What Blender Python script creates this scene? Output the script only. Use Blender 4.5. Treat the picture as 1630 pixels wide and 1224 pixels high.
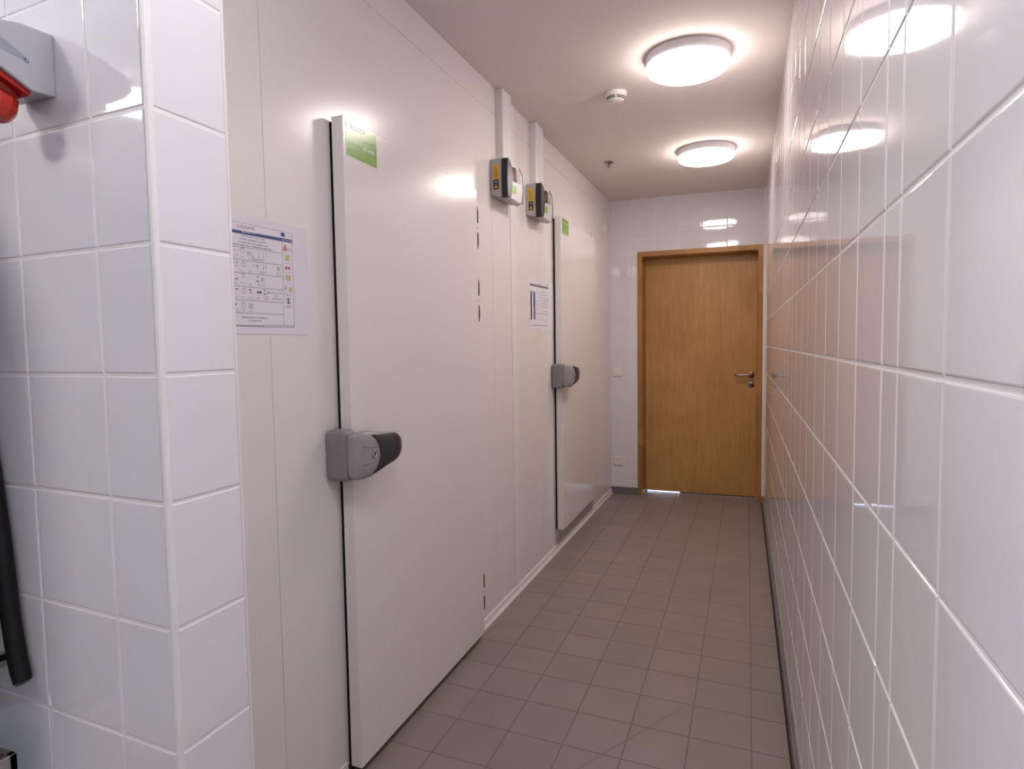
import bpy, bmesh, math, random
from mathutils import Vector, Matrix
random.seed(7)
for o in list(bpy.data.objects): bpy.data.objects.remove(o)
SC = bpy.context.scene
COL = SC.collection
PI = math.pi

# ------------------------------------------------------------ camera
FPX, YAW, PITCH, ROLL, CAM_H = 1003.16, 0.358242, 0.0623936, -0.0146844, 1.35644
cam = bpy.data.cameras.new('camera')
cam.sensor_fit = 'HORIZONTAL'; cam.sensor_width = 36.0
cam.lens = FPX / 1630 * 36.0
cam.clip_start = 0.02; cam.clip_end = 60
cam_o = bpy.data.objects.new('camera', cam); COL.objects.link(cam_o)
fw = Vector((-math.sin(YAW), math.cos(YAW), 0)); rt = Vector((math.cos(YAW), math.sin(YAW), 0)); up = Vector((0, 0, 1))
fw, up = fw * math.cos(PITCH) - up * math.sin(PITCH), up * math.cos(PITCH) + fw * math.sin(PITCH)
rt, up = rt * math.cos(ROLL) + up * math.sin(ROLL), up * math.cos(ROLL) - rt * math.sin(ROLL)
m = Matrix(((rt.x, up.x, -fw.x, 0), (rt.y, up.y, -fw.y, 0), (rt.z, up.z, -fw.z, CAM_H), (0, 0, 0, 1)))
cam_o.matrix_world = m
SC.camera = cam_o

# ------------------------------------------------------------ world and exposure
w = bpy.data.worlds.new('world'); SC.world = w; w.use_nodes = True
bg = w.node_tree.nodes['Background']
bg.inputs[0].default_value = (0.62, 0.77, 1.0, 1); bg.inputs[1].default_value = 19.0
SC.view_settings.view_transform = 'Standard'
SC.view_settings.look = 'None'
SC.view_settings.exposure = 0.07
SC.view_settings.gamma = 1.0
SC.view_settings.use_curve_mapping = False
LAMP_STRENGTH = 28.0
LAMP_COLOR = (1.0, 0.89, 0.84)
NEAR_STRENGTH = 29.0
WEST_STRENGTH = 58.0
WEST_COLOR = (1.0, 0.955, 0.935)
NEAR_COLOR = (0.99, 0.94, 0.98)

# ------------------------------------------------------------ layout (metres; y runs down the corridor)
ZC = 2.6135                                    # ceiling height
def CW(y, off, z): return Vector((-1.19408 + off + 0.00708 * y, y, z))       # cold room panel wall
def CL(y, off, z): return CW(y, off - .009 * (y - 1.618), z)                  # cold room door leaf, tilted to shift its lamp reflections
def EW(x, off, z): return Vector((x, 5.63417 + 0.008756 * x - off, z))       # wall at the far end
def RW(y, off, z): return Vector((0.17059 - 0.0072 * y - off, y, z))         # tiled wall on the right
def LW(x, off, z): return Vector((x, 0.65398 - 0.066118 * x - off, z))       # front face of the tiled partition
def DW(y, off, z): return Vector((-0.84296 + 0.012515 * y + off, y, z))      # end face of the partition
def FW(x, v, z): return Vector((x, v - 0.04441 * x, z))                      # floor tile grid
def ID(x, y, z): return Vector((x, y, z))

# ------------------------------------------------------------ printed marks, as (y, z) on their wall in metres
LINE0, LINE1 = (-.4998, 1.8797), (-.2106, 2.3514)
POSTER1=[["l",[1.4412,1.673],[1.44,1.6046],0.0009,"ink"],["l",[1.4407,1.5555],[1.4384,1.4143],0.0009,"ink"],["l",[1.44,1.6046],[1.4407,1.5555],0.0009,"ink"],["l",[1.3996,1.5377],[1.4006,1.5517],0.0009,"ink"],["t",[1.2521,1.6389],[1.3381,1.6397],0.0022,"blueink"],["t",[1.2478,1.6303],[1.3419,1.6325],0.0022,"blueink"],["t",[1.2414,1.6225],[1.3456,1.624],0.0022,"blueink"],["t",[1.2232,1.6149],[1.3558,1.617],0.0024,"blueink"],["t",[1.3328,1.6172],[1.3607,1.6168],0.0024,"blueink"],["t",[1.4012,1.65],[1.4387,1.6512],0.0028,"lite"],["t",[1.2564,1.6481],[1.305,1.6506],0.003,"lite"],["l",[1.22,1.6099],[1.3992,1.6135],0.0008,"ink"],["l",[1.219,1.578],[1.398,1.581],0.0008,"ink"],["l",[1.2196,1.5459],[1.3984,1.549],0.0008,"ink"],["l",[1.2186,1.5121],[1.3966,1.5143],0.0008,"ink"],["l",[1.2176,1.4783],[1.3957,1.4801],0.0008,"ink"],["l",[1.2174,1.4464],[1.396,1.4486],0.0008,"ink"],["l",[1.4014,1.6445],[1.3996,1.5377],0.0009,"ink"],["l",[1.4006,1.5517],[1.3968,1.4176],0.0009,"ink"],["l",[1.322,1.4172],[1.4376,1.4178],0.0009,"ink"],["l",[1.3218,1.4132],[1.4384,1.4143],0.0009,"ink"],["q",[1.2175,1.4169],[1.3219,1.4128],"grey"],["e",[1.4046,1.6641],0.0085,0.0058,"blue"],["t",[1.4191,1.6639],[1.4357,1.6646],0.0012,"grey"],["l",[1.4123,1.6386],[1.4042,1.6226],0.0018,"red"],["l",[1.4042,1.6226],[1.4206,1.6236],0.0018,"red"],["l",[1.4206,1.6236],[1.4123,1.6386],0.0018,"red"],["l",[1.4123,1.6324],[1.4084,1.6263],0.001,"red"],["l",[1.4084,1.6263],[1.4168,1.6268],0.001,"red"],["l",[1.4168,1.6268],[1.4123,1.6324],0.001,"red"],["t",[1.4227,1.6282],[1.4366,1.628],0.0022,"blueink"],["t",[1.426,1.622],[1.4353,1.6215],0.002,"ink"],["q",[1.4109,1.6123],[1.428,1.5956],"tan"],["t",[1.4114,1.5887],[1.428,1.5896],0.0012,"ink"],["p",[[1.41,1.5798],[1.4163,1.5782],[1.4224,1.5789],[1.4285,1.5811],[1.428,1.5725],[1.4228,1.5724],[1.4204,1.5754],[1.4167,1.575],[1.4147,1.5718],[1.4096,1.5718]],"red"],["p",[[1.3018,1.5055],[1.3071,1.5039],[1.3122,1.5042],[1.3173,1.506],[1.3168,1.4983],[1.3125,1.4984],[1.3105,1.5012],[1.3074,1.501],[1.3057,1.4982],[1.3014,1.4983]],"blue"],["p",[[1.2282,1.5069],[1.231,1.506],[1.2338,1.5062],[1.2365,1.5072],[1.2362,1.5029],[1.2339,1.5029],[1.2328,1.5045],[1.2312,1.5044],[1.2303,1.5028],[1.2279,1.5029]],"maroon"],["p",[[1.2732,1.5083],[1.2762,1.5073],[1.2791,1.5075],[1.2819,1.5085],[1.2817,1.5041],[1.2792,1.5042],[1.2781,1.5058],[1.2763,1.5057],[1.2754,1.504],[1.2729,1.5041]],"maroon"],["p",[[1.2195,1.4702],[1.2232,1.4689],[1.2267,1.4691],[1.2302,1.4703],[1.2299,1.4647],[1.2269,1.4649],[1.2255,1.4669],[1.2234,1.4668],[1.2222,1.4648],[1.2192,1.465]],"maroon"],["p",[[1.2296,1.5321],[1.2324,1.5313],[1.2352,1.5315],[1.2379,1.5325],[1.2376,1.5282],[1.2353,1.5283],[1.2342,1.5298],[1.2326,1.5296],[1.2316,1.5281],[1.2293,1.5281]],"maroon"],["p",[[1.3001,1.5319],[1.3032,1.531],[1.3062,1.5313],[1.3091,1.5323],[1.3089,1.5279],[1.3063,1.5279],[1.3052,1.5295],[1.3034,1.5293],[1.3024,1.5277],[1.2999,1.5277]],"ink"],["p",[[1.3248,1.5007],[1.328,1.4997],[1.3311,1.4999],[1.3341,1.5009],[1.3339,1.4964],[1.3312,1.4965],[1.33,1.4981],[1.3282,1.498],[1.3271,1.4963],[1.3246,1.4964]],"ink"],["t",[1.411,1.5637],[1.4276,1.5638],0.0014,"ink"],["q",[1.4107,1.5574],[1.431,1.5417],"tan"],["t",[1.4151,1.5391],[1.4243,1.5392],0.0012,"ink"],["q",[1.4049,1.5271],[1.4128,1.5164],"pale"],["q",[1.4219,1.525],[1.4342,1.5112],"tan"],["t",[1.4065,1.5043],[1.4324,1.5047],0.0014,"ink"],["t",[1.41,1.5008],[1.4295,1.5007],0.0014,"ink"],["r",[1.419,1.4863],0.0078,"ink"],["p",[[1.4136,1.4937],[1.4202,1.4934],[1.422,1.478],[1.4158,1.477]],"ink"],["t",[1.4074,1.4719],[1.4306,1.4722],0.0014,"ink"],["t",[1.4072,1.4684],[1.4298,1.468],0.0014,"ink"],["r",[1.2562,1.6025],0.0067,"ink"],["l",[1.2564,1.6075],[1.2565,1.6029],0.0012,"ink"],["r",[1.2582,1.569],0.0067,"ink"],["l",[1.2584,1.574],[1.2585,1.5694],0.0012,"ink"],["r",[1.2568,1.5402],0.0058,"ink"],["l",[1.2571,1.5445],[1.2572,1.5406],0.0012,"ink"],["r",[1.2573,1.5023],0.0067,"ink"],["l",[1.2576,1.5073],[1.2577,1.5027],0.0012,"ink"],["r",[1.2528,1.4662],0.0067,"ink"],["l",[1.2531,1.4712],[1.2531,1.4666],0.0012,"ink"],["t",[1.2238,1.5859],[1.2404,1.5902],0.0012,"ink"],["t",[1.2207,1.5821],[1.2377,1.5831],0.0012,"ink"],["t",[1.2475,1.5832],[1.2636,1.5834],0.0012,"ink"],["t",[1.2507,1.5864],[1.2591,1.5869],0.0012,"ink"],["q",[1.2716,1.6028],[1.2851,1.593],"pale"],["l",[1.2913,1.6049],[1.2904,1.5884],0.0008,"ink"],["q",[1.2873,1.5892],[1.296,1.5878],"ink"],["l",[1.3132,1.6077],[1.3127,1.5923],0.0008,"ink"],["q",[1.3092,1.5931],[1.3156,1.5918],"ink"],["l",[1.3289,1.608],[1.3285,1.5919],0.0009,"ink"],["l",[1.3271,1.5757],[1.3268,1.5613],0.0009,"ink"],["l",[1.3381,1.6092],[1.3377,1.593],0.0009,"ink"],["l",[1.3363,1.5767],[1.3361,1.5623],0.0009,"ink"],["t",[1.2752,1.5831],[1.3319,1.5882],0.0012,"ink"],["t",[1.2942,1.5836],[1.3292,1.5843],0.0014,"ink"],["q",[1.2283,1.6004],[1.2349,1.5991],"grey"],["q",[1.2237,1.5707],[1.2301,1.5658],"pale"],["l",[1.2335,1.5735],[1.2407,1.5693],0.0018,"grey"],["q",[1.2307,1.5631],[1.238,1.5605],"tan"],["q",[1.2855,1.5704],[1.2957,1.5686],"tan"],["l",[1.3015,1.5716],[1.3054,1.5679],0.0016,"ink"],["l",[1.3054,1.5679],[1.3096,1.5719],0.0016,"ink"],["l",[1.3054,1.5679],[1.3079,1.5629],0.0016,"ink"],["t",[1.3004,1.5548],[1.339,1.5561],0.0014,"ink"],["t",[1.3147,1.5517],[1.3294,1.5521],0.0014,"ink"],["t",[1.2739,1.554],[1.2853,1.5547],0.0012,"ink"],["t",[1.2746,1.5505],[1.2851,1.5508],0.0012,"ink"],["t",[1.2464,1.5505],[1.2643,1.5511],0.0012,"ink"],["l",[1.3012,1.5429],[1.305,1.5404],0.0014,"ink"],["l",[1.305,1.5404],[1.3088,1.5439],0.0014,"ink"],["l",[1.305,1.5404],[1.3067,1.5369],0.0014,"ink"],["l",[1.275,1.501],[1.2788,1.4985],0.0014,"ink"],["l",[1.2788,1.4985],[1.2825,1.5018],0.0014,"ink"],["l",[1.2788,1.4985],[1.2803,1.4949],0.0014,"ink"],["l",[1.3244,1.51],[1.3283,1.5073],0.0014,"ink"],["l",[1.3283,1.5073],[1.3322,1.5108],0.0014,"ink"],["l",[1.3283,1.5073],[1.33,1.5037],0.0014,"ink"],["l",[1.3168,1.54],[1.3169,1.5315],0.0009,"ink"],["l",[1.3205,1.5404],[1.3206,1.5318],0.0009,"ink"],["l",[1.3242,1.5407],[1.3243,1.5321],0.0009,"ink"],["l",[1.3279,1.5411],[1.328,1.5324],0.0009,"ink"],["q",[1.3136,1.5318],[1.3301,1.5309],"grey"],["l",[1.2721,1.472],[1.272,1.461],0.0009,"ink"],["l",[1.2759,1.4722],[1.2758,1.4612],0.0009,"ink"],["l",[1.28,1.4725],[1.2799,1.4614],0.0009,"ink"],["l",[1.284,1.4727],[1.284,1.4616],0.0009,"ink"],["q",[1.2701,1.4616],[1.2858,1.4599],"grey"],["t",[1.224,1.5211],[1.2356,1.5216],0.0012,"ink"],["t",[1.2213,1.5171],[1.237,1.5174],0.0012,"ink"],["t",[1.2457,1.522],[1.2635,1.522],0.0012,"ink"],["t",[1.2497,1.5188],[1.259,1.518],0.0012,"ink"],["t",[1.2748,1.5217],[1.2836,1.5222],0.0012,"ink"],["t",[1.2728,1.5182],[1.286,1.5183],0.0012,"ink"],["t",[1.3032,1.5224],[1.3353,1.5231],0.0012,"ink"],["t",[1.3048,1.519],[1.3332,1.5192],0.0012,"ink"],["t",[1.218,1.4865],[1.2404,1.4867],0.0012,"ink"],["t",[1.2186,1.4828],[1.2376,1.4824],0.0012,"ink"],["t",[1.2446,1.487],[1.2608,1.4874],0.0012,"ink"],["t",[1.2486,1.4838],[1.258,1.4832],0.0012,"ink"],["t",[1.2657,1.4833],[1.2903,1.4842],0.0012,"ink"],["t",[1.272,1.4875],[1.2852,1.4875],0.0012,"ink"],["t",[1.2959,1.4874],[1.3112,1.4874],0.0012,"ink"],["t",[1.2975,1.484],[1.311,1.4839],0.0012,"ink"],["t",[1.3234,1.4918],[1.344,1.4922],0.0012,"ink"],["t",[1.3241,1.4879],[1.3428,1.4877],0.0012,"ink"],["t",[1.3267,1.4844],[1.3398,1.4843],0.0012,"ink"],["t",[1.2179,1.4539],[1.2369,1.4545],0.0012,"ink"],["t",[1.2185,1.4502],[1.2417,1.4504],0.0012,"ink"],["t",[1.2445,1.4546],[1.2607,1.4547],0.0012,"ink"],["t",[1.2469,1.4511],[1.2579,1.451],0.0012,"ink"],["t",[1.2712,1.4554],[1.2852,1.4552],0.0012,"ink"],["t",[1.2701,1.4515],[1.2859,1.451],0.0012,"ink"],["t",[1.2435,1.4361],[1.3381,1.4365],0.0024,"blueink"],["t",[1.2662,1.4287],[1.3135,1.4286],0.0022,"blueink"],["t",[1.3379,1.5032],[1.393,1.5044],0.002,"blueink"],["t",[1.3622,1.4965],[1.3778,1.4969],0.002,"blueink"],["t",[1.3512,1.4883],[1.3908,1.489],0.0022,"blueink"],["q",[1.3768,1.5761],[1.3894,1.5646],"pale"],["t",[1.3741,1.5593],[1.3937,1.5603],0.0012,"ink"],["t",[1.3739,1.555],[1.3934,1.5559],0.0012,"ink"],["t",[1.3737,1.5513],[1.3932,1.5522],0.0012,"ink"],["q",[1.3384,1.5056],[1.3462,1.5001],"pale"]]
P1_TITLE=[[1.242,1.6607],[1.3008,1.6622]]
POSTER2=[["l",[3.439,1.702],[3.7832,1.7054],0.008,"ink"],["q",[3.4434,1.6644],[3.467,1.5022],"maroonblack"],["q",[3.4924,1.6653],[3.5266,1.5747],"blue2"],["q",[3.4975,1.5733],[3.5266,1.5042],"purple"],["t",[3.5678,1.7166],[3.6508,1.7198],0.003,"ink"],["q",[3.7422,1.7245],[3.7617,1.7181],"blue"],["t",[3.4443,1.4697],[3.7727,1.4722],0.003,"ink"],["t",[3.6444,1.6741],[3.7801,1.6765],0.003,"grey"],["t",[3.6437,1.6566],[3.7795,1.6584],0.003,"grey"],["t",[3.6431,1.639],[3.7788,1.6402],0.003,"grey"],["t",[3.6424,1.6215],[3.7781,1.6221],0.003,"grey"],["t",[3.6417,1.6039],[3.7775,1.6039],0.003,"grey"],["t",[3.6411,1.5863],[3.7768,1.5858],0.003,"grey"],["t",[3.5703,1.663],[3.6253,1.664],0.003,"pale"],["t",[3.5694,1.64],[3.6245,1.6407],0.003,"pale"],["t",[3.5686,1.617],[3.6236,1.6174],0.003,"pale"],["t",[3.5677,1.594],[3.6227,1.5941],0.003,"pale"],["t",[3.5668,1.571],[3.6218,1.5708],0.003,"pale"],["t",[3.5659,1.548],[3.6209,1.5474],0.003,"pale"],["l",[3.6239,1.6755],[3.6204,1.5823],0.003,"tan"],["l",[3.5505,1.6159],[3.5483,1.5587],0.003,"tan"],["l",[3.7049,1.6371],[3.7038,1.6074],0.003,"grey"],["l",[3.7162,1.6021],[3.7153,1.5782],0.003,"grey"],["l",[3.5431,1.5384],[3.7752,1.5419],0.002,"grey"],["l",[3.5463,1.5057],[3.7639,1.5067],0.002,"pale"],["l",[3.6779,1.5587],[3.7758,1.557],0.002,"grey"],["l",[3.6779,1.5587],[3.6771,1.5351],0.002,"grey"],["q",[3.7537,1.6342],[3.7734,1.6278],"ink"]]
STICKER=[["l",[1.6358,2.0335],[1.6315,2.0193],0.0012,"logo"],["l",[1.6315,2.0193],[1.6544,2.0143],0.0012,"logo"],["l",[1.6544,2.0143],[1.6595,2.0173],0.0012,"logo"],["l",[1.6595,2.0173],[1.6585,2.022],0.0012,"logo"],["l",[1.6585,2.022],[1.6624,2.0268],0.0012,"logo"],["l",[1.6624,2.0268],[1.643,2.0315],0.0012,"logo"],["l",[1.643,2.0315],[1.6358,2.0335],0.0012,"logo"],["l",[1.6624,2.0258],[1.6608,2.0191],0.0012,"logo"],["l",[1.6608,2.0191],[1.7274,2.0196],0.0012,"logo"],["l",[1.7274,2.0196],[1.7308,2.0236],0.0012,"logo"],["l",[1.7308,2.0236],[1.7292,2.0283],0.0012,"logo"],["l",[1.7292,2.0283],[1.6966,2.028],0.0012,"logo"],["l",[1.6966,2.028],[1.6624,2.0258],0.0012,"logo"],["t",[1.6585,1.9744],[1.7121,1.9765],0.0065,"white"],["t",[1.7159,1.9739],[1.785,1.9756],0.0085,"white"],["l",[1.6459,1.9686],[1.6486,1.9737],0.003,"white"],["l",[1.6486,1.9737],[1.655,1.9792],0.003,"white"],["t",[1.6451,1.9541],[1.7058,1.9555],0.004,"soft"],["t",[1.7241,1.9545],[1.7826,1.955],0.004,"soft"],["t",[1.7209,1.9954],[1.7751,1.9996],0.003,"soft"]]
# ------------------------------------------------------------ materials
def mat(name, base, rough=0.5, metal=0.0, spec=0.5, emit=None, estr=0.0, coat=0.0):
    mt = bpy.data.materials.new(name); mt.use_nodes = True
    b = mt.node_tree.nodes['Principled BSDF']
    b.inputs['Base Color'].default_value = (*base, 1); b.inputs['Roughness'].default_value = rough
    b.inputs['Metallic'].default_value = metal; b.inputs['Specular IOR Level'].default_value = spec
    b.inputs['Coat Weight'].default_value = coat
    if emit: b.inputs['Emission Color'].default_value = (*emit, 1); b.inputs['Emission Strength'].default_value = estr
    return mt
def nd(mt, t, **kw):
    n = mt.node_tree.nodes.new(t)
    for k, v in kw.items(): setattr(n, k, v)
    return n
def lk(mt, a, b): mt.node_tree.links.new(a, b)
def bsdf(mt): return mt.node_tree.nodes['Principled BSDF']
def vary(mt, base, amt, scale=6.0, island=0.0, bump=0.0, bscale=40.0, rv=0.0, stretch=(1, 1, 1)):
    """mottled colour from object-space noise, optional per-tile change and fine bump"""
    geo = nd(mt, 'ShaderNodeNewGeometry'); mp = nd(mt, 'ShaderNodeMapping'); mp.inputs['Scale'].default_value = stretch
    lk(mt, geo.outputs['Position'], mp.inputs['Vector'])
    no = nd(mt, 'ShaderNodeTexNoise'); no.inputs['Scale'].default_value = scale; no.inputs['Detail'].default_value = 4
    lk(mt, mp.outputs[0], no.inputs['Vector'])
    mr = nd(mt, 'ShaderNodeMapRange'); mr.inputs['To Min'].default_value = 1 - amt; mr.inputs['To Max'].default_value = 1 + amt
    mr.inputs['From Min'].default_value = 0.3; mr.inputs['From Max'].default_value = 0.7
    lk(mt, no.outputs['Fac'], mr.inputs['Value'])
    val = mr.outputs[0]
    if island:
        m2 = nd(mt, 'ShaderNodeMapRange'); m2.inputs['To Min'].default_value = 1 - island; m2.inputs['To Max'].default_value = 1 + island
        lk(mt, geo.outputs['Random Per Island'], m2.inputs['Value'])
        mu = nd(mt, 'ShaderNodeMath', operation='MULTIPLY'); lk(mt, val, mu.inputs[0]); lk(mt, m2.outputs[0], mu.inputs[1]); val = mu.outputs[0]
    vm = nd(mt, 'ShaderNodeVectorMath', operation='SCALE'); vm.inputs[0].default_value = base; lk(mt, val, vm.inputs['Scale'])
    lk(mt, vm.outputs[0], bsdf(mt).inputs['Base Color'])
    if bump:
        n2 = nd(mt, 'ShaderNodeTexNoise'); n2.inputs['Scale'].default_value = bscale; n2.inputs['Detail'].default_value = 2
        lk(mt, geo.outputs['Position'], n2.inputs['Vector'])
        bu = nd(mt, 'ShaderNodeBump'); bu.inputs['Distance'].default_value = bump; bu.inputs['Strength'].default_value = 1
        lk(mt, n2.outputs['Fac'], bu.inputs['Height']); lk(mt, bu.outputs[0], bsdf(mt).inputs['Normal'])
    return mt
M = {}
M['tile'] = vary(mat('white_glazed_tile', (.8, .79, .81), 0.045, spec=0.55), (.80, .775, .80), .012, 3, island=.012, bump=.0003, bscale=7)
M['grout'] = mat('white_grout', (.84, .81, .80), 0.5)
M['floor_tile'] = vary(mat('grey_floor_tile', (.25, .22, .21), 0.42, spec=0.4), (.268, .222, .200), .06, 5, island=.035, bump=.0004, bscale=220)
M['floor_grout'] = mat('floor_grout', (.19, .152, .135), 0.8)
M['kitchen_wall'] = mat('grey_kitchen_wall', (.30, .29, .30), 0.5)
M['panel'] = vary(mat('cream_coated_panel', (.78, .75, .72), 0.20, spec=0.4), (.81, .765, .745), .008, 1.5)
M['leaf'] = vary(mat('cream_coated_leaf', (.78, .75, .72), 0.19, spec=0.5), (.81, .765, .745), .008, 1.5)
M['seam'] = mat('panel_seam', (.60, .56, .54), 0.5)
M['profile'] = mat('white_pvc_profile', (.82, .79, .78), 0.3)
M['ceiling'] = vary(mat('matt_ceiling_paint', (.74, .68, .64), 0.8, spec=0.2), (.80, .73, .69), .01, 2)
M['rubber'] = mat('black_rubber', (.004, .004, .004), 0.6, spec=0.2)
M['lgrey'] = mat('grey_plastic', (.235, .225, .23), 0.38)
M['lgrey2'] = mat('light_grey_plastic', (.30, .29, .295), 0.35)
M['dgrey'] = mat('charcoal_plastic', (.022, .023, .027), 0.28)
M['hinge'] = mat('dark_grey_hinge', (.05, .046, .045), 0.4)
M['chrome'] = mat('brushed_metal', (.62, .58, .55), 0.25, 1.0)
M['dchrome'] = mat('dark_metal', (.30, .27, .25), 0.3, 1.0)
M['steel'] = mat('stainless_steel', (.42, .40, .40), 0.45, 1.0)
M['white'] = mat('white_plastic', (.86, .82, .76), 0.35)
M['boxgrey'] = mat('control_box_grey', (.47, .44, .44), 0.4)
M['boxwhite'] = mat('control_box_white', (.62, .60, .61), 0.35)
M['boxdark'] = mat('control_box_dark', (.024, .024, .028), 0.32, spec=.35)
M['screen'] = mat('display_window', (.03, .018, .018), 0.1)
M['reddigit'] = mat('red_digit', (.25, .02, .02), 0.4, emit=(1, .05, .04), estr=.12)
M['yellow'] = mat('yellow_label', (.75, .45, .02), 0.4)
M['black'] = mat('black_print', (.02, .018, .016), 0.4)
M['green'] = mat('green_label', (.20, .42, .05), 0.20, spec=0.6)
M['base'] = mat('lamp_base_plastic', (.74, .71, .76), 0.35)
M['diff'] = mat('lamp_diffuser', (1, 1, 1), 0.4, emit=LAMP_COLOR, estr=LAMP_STRENGTH)
M['diff_west'] = mat('west_lamp_diffuser', (1, 1, 1), 0.4, emit=WEST_COLOR, estr=WEST_STRENGTH)
M['diff_near'] = mat('added_lamp_diffuser', (1, 1, 1), 0.4, emit=NEAR_COLOR, estr=NEAR_STRENGTH)
M['red'] = mat('red_plastic', (.33, .006, .005), 0.3)
M['red2'] = mat('orange_red_plastic', (.42, .016, .006), 0.3)
M['hous'] = mat('socket_grey_plastic', (.38, .38, .40), 0.22)
M['hous_shade'] = mat('socket_recess_shade', (.25, .26, .31), 0.3)
M['blueprint'] = mat('blue_print', (.03, .05, .18), 0.4)
M['paper'] = mat('white_paper', (.78, .74, .80), 0.5, spec=0.3)
M['hose'] = mat('black_hose', (.006, .006, .006), 0.5, spec=.3)
M['beige'] = mat('beige_cable', (.45, .38, .30), 0.5)
M['grey'] = mat('grey_print', (.30, .27, .30), 0.5)
M['skirt'] = vary(mat('grey_skirting_tile', (.2, .18, .18), 0.35), (.17, .155, .16), .05, 6)
M['gap'] = mat('dark_joint', (.015, .013, .012), 0.8)
M['darkbox'] = mat('dark_enamel', (.025, .024, .026), 0.35)
M['outside_floor'] = mat('pale_threshold', (.8, .85, .9), 0.5)
INK = {'ink': (.13, .11, .13), 'blueink': (.12, .10, .22), 'lite': (.45, .48, .62), 'grey': (.32, .29, .33), 'pale': (.50, .46, .53), 'blue': (.03, .05, .24),
       'red': (.42, .04, .05), 'tan': (.60, .47, .26), 'maroon': (.20, .03, .05), 'maroonblack': (.045, .02, .04), 'blue2': (.05, .13, .48),
       'purple': (.18, .08, .22), 'logo': (.50, .58, .50), 'white': (.75, .82, .68), 'soft': (.38, .58, .25), 'band': (.035, .065, .20)}
for k_, c_ in INK.items(): M['ink_' + k_] = mat('print_' + k_, c_, 0.45)

def wood(name, base, dark, sc, stretch, rough, dist=1.2):
    mt = mat(name, base, rough, spec=0.4)
    geo = nd(mt, 'ShaderNodeNewGeometry'); mp = nd(mt, 'ShaderNodeMapping'); mp.inputs['Scale'].default_value = stretch
    lk(mt, geo.outputs['Position'], mp.inputs['Vector'])
    n = nd(mt, 'ShaderNodeTexNoise'); n.inputs['Scale'].default_value = sc; n.inputs['Detail'].default_value = 6; n.inputs['Distortion'].default_value = dist
    lk(mt, mp.outputs[0], n.inputs['Vector'])
    n2 = nd(mt, 'ShaderNodeTexNoise'); n2.inputs['Scale'].default_value = 2.2; n2.inputs['Detail'].default_value = 3; n2.inputs['Distortion'].default_value = .8
    lk(mt, geo.outputs['Position'], n2.inputs['Vector'])
    ad = nd(mt, 'ShaderNodeMath', operation='ADD'); lk(mt, n.outputs['Fac'], ad.inputs[0]); lk(mt, n2.outputs['Fac'], ad.inputs[1])
    cr = nd(mt, 'ShaderNodeMapRange'); cr.inputs['From Min'].default_value = .7; cr.inputs['From Max'].default_value = 1.3
    lk(mt, ad.outputs[0], cr.inputs['Value'])
    mx = nd(mt, 'ShaderNodeMix', data_type='RGBA')
    mx.inputs[6].default_value = (*dark, 1); mx.inputs[7].default_value = (*base, 1)
    lk(mt, cr.outputs[0], mx.inputs[0]); lk(mt, mx.outputs[2], bsdf(mt).inputs['Base Color'])
    return mt
M['veneer'] = wood('maple_veneer', (.60, .345, .125), (.47, .245, .078), 7, (5, 5, .55), .35, .9)
M['frame_wood'] = wood('finger_jointed_hardwood', (.47, .225, .070), (.30, .125, .034), 3.0, (5, 5, 1.2), .4, .6)

def blocks(mt, base, dark, zlen):
    """solid timber made of jointed blocks along its length: each block has its own shade"""
    geo = nd(mt, 'ShaderNodeNewGeometry'); mp = nd(mt, 'ShaderNodeMapping'); mp.inputs['Scale'].default_value = (1 / .30, .02, 1 / zlen)
    lk(mt, geo.outputs['Position'], mp.inputs['Vector'])
    vo = nd(mt, 'ShaderNodeTexVoronoi'); vo.inputs['Scale'].default_value = 1.0
    lk(mt, mp.outputs[0], vo.inputs['Vector'])
    sep = nd(mt, 'ShaderNodeSeparateColor'); lk(mt, vo.outputs['Color'], sep.inputs[0])
    n = nd(mt, 'ShaderNodeTexNoise'); n.inputs['Scale'].default_value = 9; n.inputs['Detail'].default_value = 4
    m2 = nd(mt, 'ShaderNodeMapping'); m2.inputs['Scale'].default_value = (6, 6, .6); lk(mt, geo.outputs['Position'], m2.inputs['Vector']); lk(mt, m2.outputs[0], n.inputs['Vector'])
    ad = nd(mt, 'ShaderNodeMath', operation='MULTIPLY_ADD'); lk(mt, n.outputs['Fac'], ad.inputs[0]); ad.inputs[1].default_value = .5; lk(mt, sep.outputs[0], ad.inputs[2])
    cr = nd(mt, 'ShaderNodeMapRange'); cr.inputs['From Min'].default_value = .1; cr.inputs['From Max'].default_value = 1.3
    lk(mt, ad.outputs[0], cr.inputs['Value'])
    mx = nd(mt, 'ShaderNodeMix', data_type='RGBA'); mx.inputs[6].default_value = (*dark, 1); mx.inputs[7].default_value = (*base, 1)
    lk(mt, cr.outputs[0], mx.inputs[0]); lk(mt, mx.outputs[2], bsdf(mt).inputs['Base Color'])
blocks(M['frame_wood'], (.52, .265, .085), (.30, .125, .032), .33)

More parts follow.
